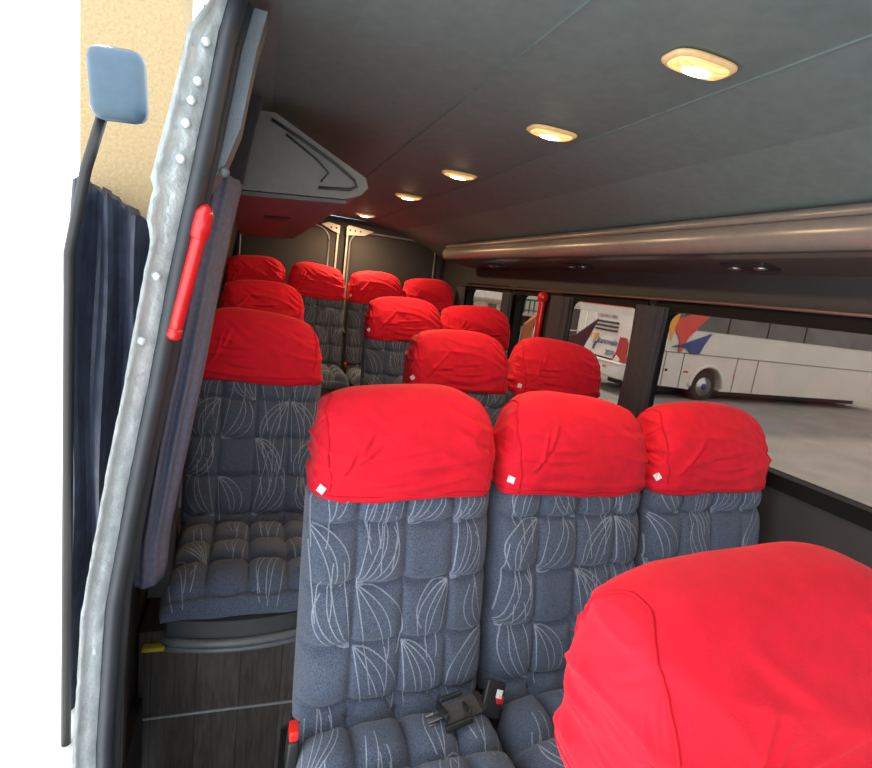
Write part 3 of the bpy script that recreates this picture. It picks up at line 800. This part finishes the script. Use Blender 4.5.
# houses and yard beyond
hs=thing('house','cream house with pale tiled roof and small dark windows, seen through the rearmost window','house')
k=MB(); k.box((6.5,19.5,(GZ+z(-.20))/2),(6.1,3,z(-.20)-GZ)); k.build('wall',M['cream'],hs)
k=MB(); k.add([(3.4,17.7,z(-.22)),(9.6,17.7,z(-.22)),(9.6,21,z(1.0)),(3.4,21,z(1.0)),(3.4,17.7,z(-.14)),(9.6,17.7,z(-.14)),(9.6,21,z(1.08)),(3.4,21,z(1.08))],[(0,1,2,3),(4,5,6,7),(0,1,5,4),(1,2,6,5),(2,3,7,6),(3,0,4,7)]).build('roof',M['roof'],hs)
for x in (8.50,7.55,6.2):
    k=MB(); k.box((x,17.98,z(-.44)),(.34,.06,.22)); k.build('window',M['cglass'],hs)
h2=thing('workshop','cream workshop with a teal balcony railing and a brown shutter band','building')
k=MB(); k.box((11.35,21.5,(GZ+z(.9))/2),(2.6+.4,3,z(.9)-GZ)); k.build('wall',M['cream'],h2)
k=MB(); k.box((11.5,19.95,z(-.95)),(2.4,.08,.42)); k.build('shutter_band',M['brown'],h2)
k=MB(); k.box((11.4,19.7,z(-.62)),(2.9,.7,.12)); k.build('balcony_slab',M['cream'],h2)
k=MB(); k.box((11.4,19.4,z(-.02)),(2.9,.07,.09)); k.box((11.4,19.4,z(-.45)),(2.9,.05,.05))
for i in range(14): k.box((10.0+.22*i,19.4,z(-.28)),(.045,.045,.6))
k.build('balcony_railing',M['teal'],h2)
ld=thing('ladder','aluminium ladder leaning by the cream workshop, seen left of the red window handle','ladder')
for dx in (0,.36):
    k=MB(); k.tube([(9.75+dx,17.0,GZ),(10.75+dx*.9,18.3,z(-.3))],.028,6); k.build('rail',M['ladder'],ld)
for i in range(9):
    t=(i+.6)/9.5; k=MB(); a=Vector((9.75,17.0,GZ)).lerp(Vector((10.75,18.3,z(-.3))),t); k.tube([a,a+Vector((.345,0,0))],.02,6); k.build('rung',M['ladder'],ld)
k=MB(); k.add([(9.35,16.9,z(-2.2)),(9.62,16.9,z(-2.2)),(9.75,16.9,z(-1.0)),(9.98,16.9,z(-.42)),(9.45,16.9,z(-.9)),
               (9.35,17.1,z(-2.2)),(9.62,17.1,z(-2.2)),(9.75,17.1,z(-1.0)),(9.98,17.1,z(-.42)),(9.45,17.1,z(-.9))],
   [(0,1,2,3,4),(9,8,7,6,5),(0,5,6,1),(1,6,7,2),(2,7,8,3),(3,8,9,4),(4,9,5,0)])
tag(k.build('tarpaulin',M['orcloth']),'hanging orange tarpaulin left of the ladder','tarpaulin')
# white wire stand with a dark maroon pennant in front of the rear-facing coach
ws=thing('wire_stand','white wire stand in front of the rear-facing coach','stand')
k=MB()
for (x,zz_) in ((-1,0),): pass
X0,X1,YW=5.95,6.62,9.0
for x in (X0,X1,(X0+X1)/2+.12): k.tube([(x,YW,GZ),(x,YW,z(-.05))],.018,6)
for zz_ in (-.05,-.5,-.95,-1.3): k.tube([(X0,YW,z(zz_)),(X1,YW,z(zz_))],.014,6)
k.build('frame',M['whitem'],ws)
pn=thing('pennant','dark maroon pointed pennant in front of the white wire stand','pennant',(0,0,0))
k=MB(); P5=[(5.85,-1.05),(6.22,-1.0),(6.55,-.20),(6.1,-.55),(5.85,-.62)]
k.prism([(x,z(q)) for x,q in P5],1,8.80,8.84); k.build('cloth',M['flag'],pn)
k=MB(); k.tube([(5.84,8.82,GZ),(5.84,8.82,z(-.55))],.015,8); k.build('pole',M['whitem'],pn)
sh=thing('shed','small dark brown shed seen between the wire stand and the coach','shed')
k=MB(); k.box((12.1,17.6,(GZ+z(-.1))/2),(1.5,1.2,z(-.1)-GZ)); k.build('wall',M['brown'],sh)
k=MB(); k.box((12.1,17.6,z(-.06)),(1.7,1.4,.08)); k.build('roof',M['roof'],sh)
k=MB(); k.box((9.8,9.6,GZ+.07),(3.6,.35,.22),Matrix.Rotation(.02,3,'Z'),.02); tag(k.build('kerb',M['kerb']),'low pale kerb on the yard paving below the coaches','kerb')
k=MB(); k.box((14,38,1.5),(60,.5,5.0)); tag(k.build('boundary_wall',M['cream']),'pale boundary wall far behind the coaches','wall')

# left, outside the sliding door
k=MB(); n=20; pl=[]
for i in range(n+1):
    zz_=GZ+(3.6-GZ)*i/n; pl.append((-.357-.045*max(0,min(1,(zz_-2.35)/.3))-.0,zz_))
poly=pl+[(-.80,3.6),(-.80,GZ)]
k.prism(poly,1,3.0,3.5); tag(k.build('building_pillar',M['tan']),'tan rough rendered pillar outside the open door at the left','pillar')
mr_=thing('side_mirror','dark blue vehicle mirror in front of the tan pillar','mirror',(0,0,0))
k=MB(); k.box((-.507,2.35,2.023),(.19,.09,.25),Matrix.Rotation(-.08,3,'Y'),.045); k.build('housing',M['mirror'],mr_)
k=MB(); k.tube([(-.56,2.38,1.93),(-.62,2.4,1.72),(-.68,2.42,1.4),(-.70,2.42,GZ+.01)],.02,10); k.build('stalk',M['black'],mr_)
k=MB(); rnd=random.Random(9); vs=[]; nx,nz=24,20
for j in range(nz+1):
    for i in range(nx+1):
        x=-.78+.40*i/nx; t=j/nz
        top=1.74-.22*(i/nx)+rnd.uniform(-.02,.03)*(1 if j==nz else 0)
        zz_=GZ+(top-GZ)*t; vs.append((x,2.80-.05*math.sin(i*.9)-.04*math.sin(j*.5+i*.3)-.12*(1-t),zz_))
m0=len(vs); vs+=[(x,2.97,zz_) for x,y,zz_ in vs[:m0]]
w=nx+1; fs=[]
for j in range(nz):
    for i in range(nx): a=j*w+i; fs+=[(a,a+1,a+w+1,a+w),(m0+a,m0+a+w,m0+a+w+1,m0+a+1)]
for i in range(nx): fs+=[(i,m0+i,m0+i+1,i+1),(nz*w+i,nz*w+i+1,m0+nz*w+i+1,m0+nz*w+i)]
for j in range(nz): fs+=[(j*w,j*w+w,m0+j*w+w,m0+j*w),(j*w+nx,m0+j*w+nx,m0+j*w+w+nx,j*w+w+nx)]
k.add(vs,fs); tag(k.build('tarpaulin',M['tarp']),'dark navy ragged tarpaulin at the foot of the tan pillar','tarpaulin')

# ------------------------------------------------------------------ light, camera
w=bpy.data.worlds.new('World'); S.world=w; w.use_nodes=True
bg=w.node_tree.nodes['Background']; bg.inputs[0].default_value=(.93,.97,1,1); bg.inputs[1].default_value=2.6
sun=bpy.data.lights.new('sun','SUN'); sun.energy=6.0; sun.angle=math.radians(6); sun.color=(1,.95,.87)
so=bpy.data.objects.new('sun',sun); COL.objects.link(so)
d=Vector((.25,-.75,-.75)).normalized()      # light travels into the door, down and to the rear right
so.rotation_euler=d.to_track_quat('-Z','Y').to_euler()

cam=bpy.data.cameras.new('camera'); co=bpy.data.objects.new('camera',cam); COL.objects.link(co)
cam.sensor_fit='HORIZONTAL'; cam.sensor_width=36; cam.lens=517*36/872; cam.clip_start=.01; cam.clip_end=300
r=Vector((0.93818069,-0.32243303,0.12591235)); u=Vector((-0.05737218,0.21387706,0.97517436)); f=Vector((0.3413582,0.92211363,-0.18215664))
Rm=Matrix((r,u,-f)).transposed().to_4x4(); Rm.translation=Vector((0,0,1.45)); co.matrix_world=Rm
S.camera=co
S.view_settings.view_transform='Standard'; S.view_settings.look='None'; S.view_settings.gamma=1; S.view_settings.exposure=.3
S.view_settings.use_curve_mapping=False
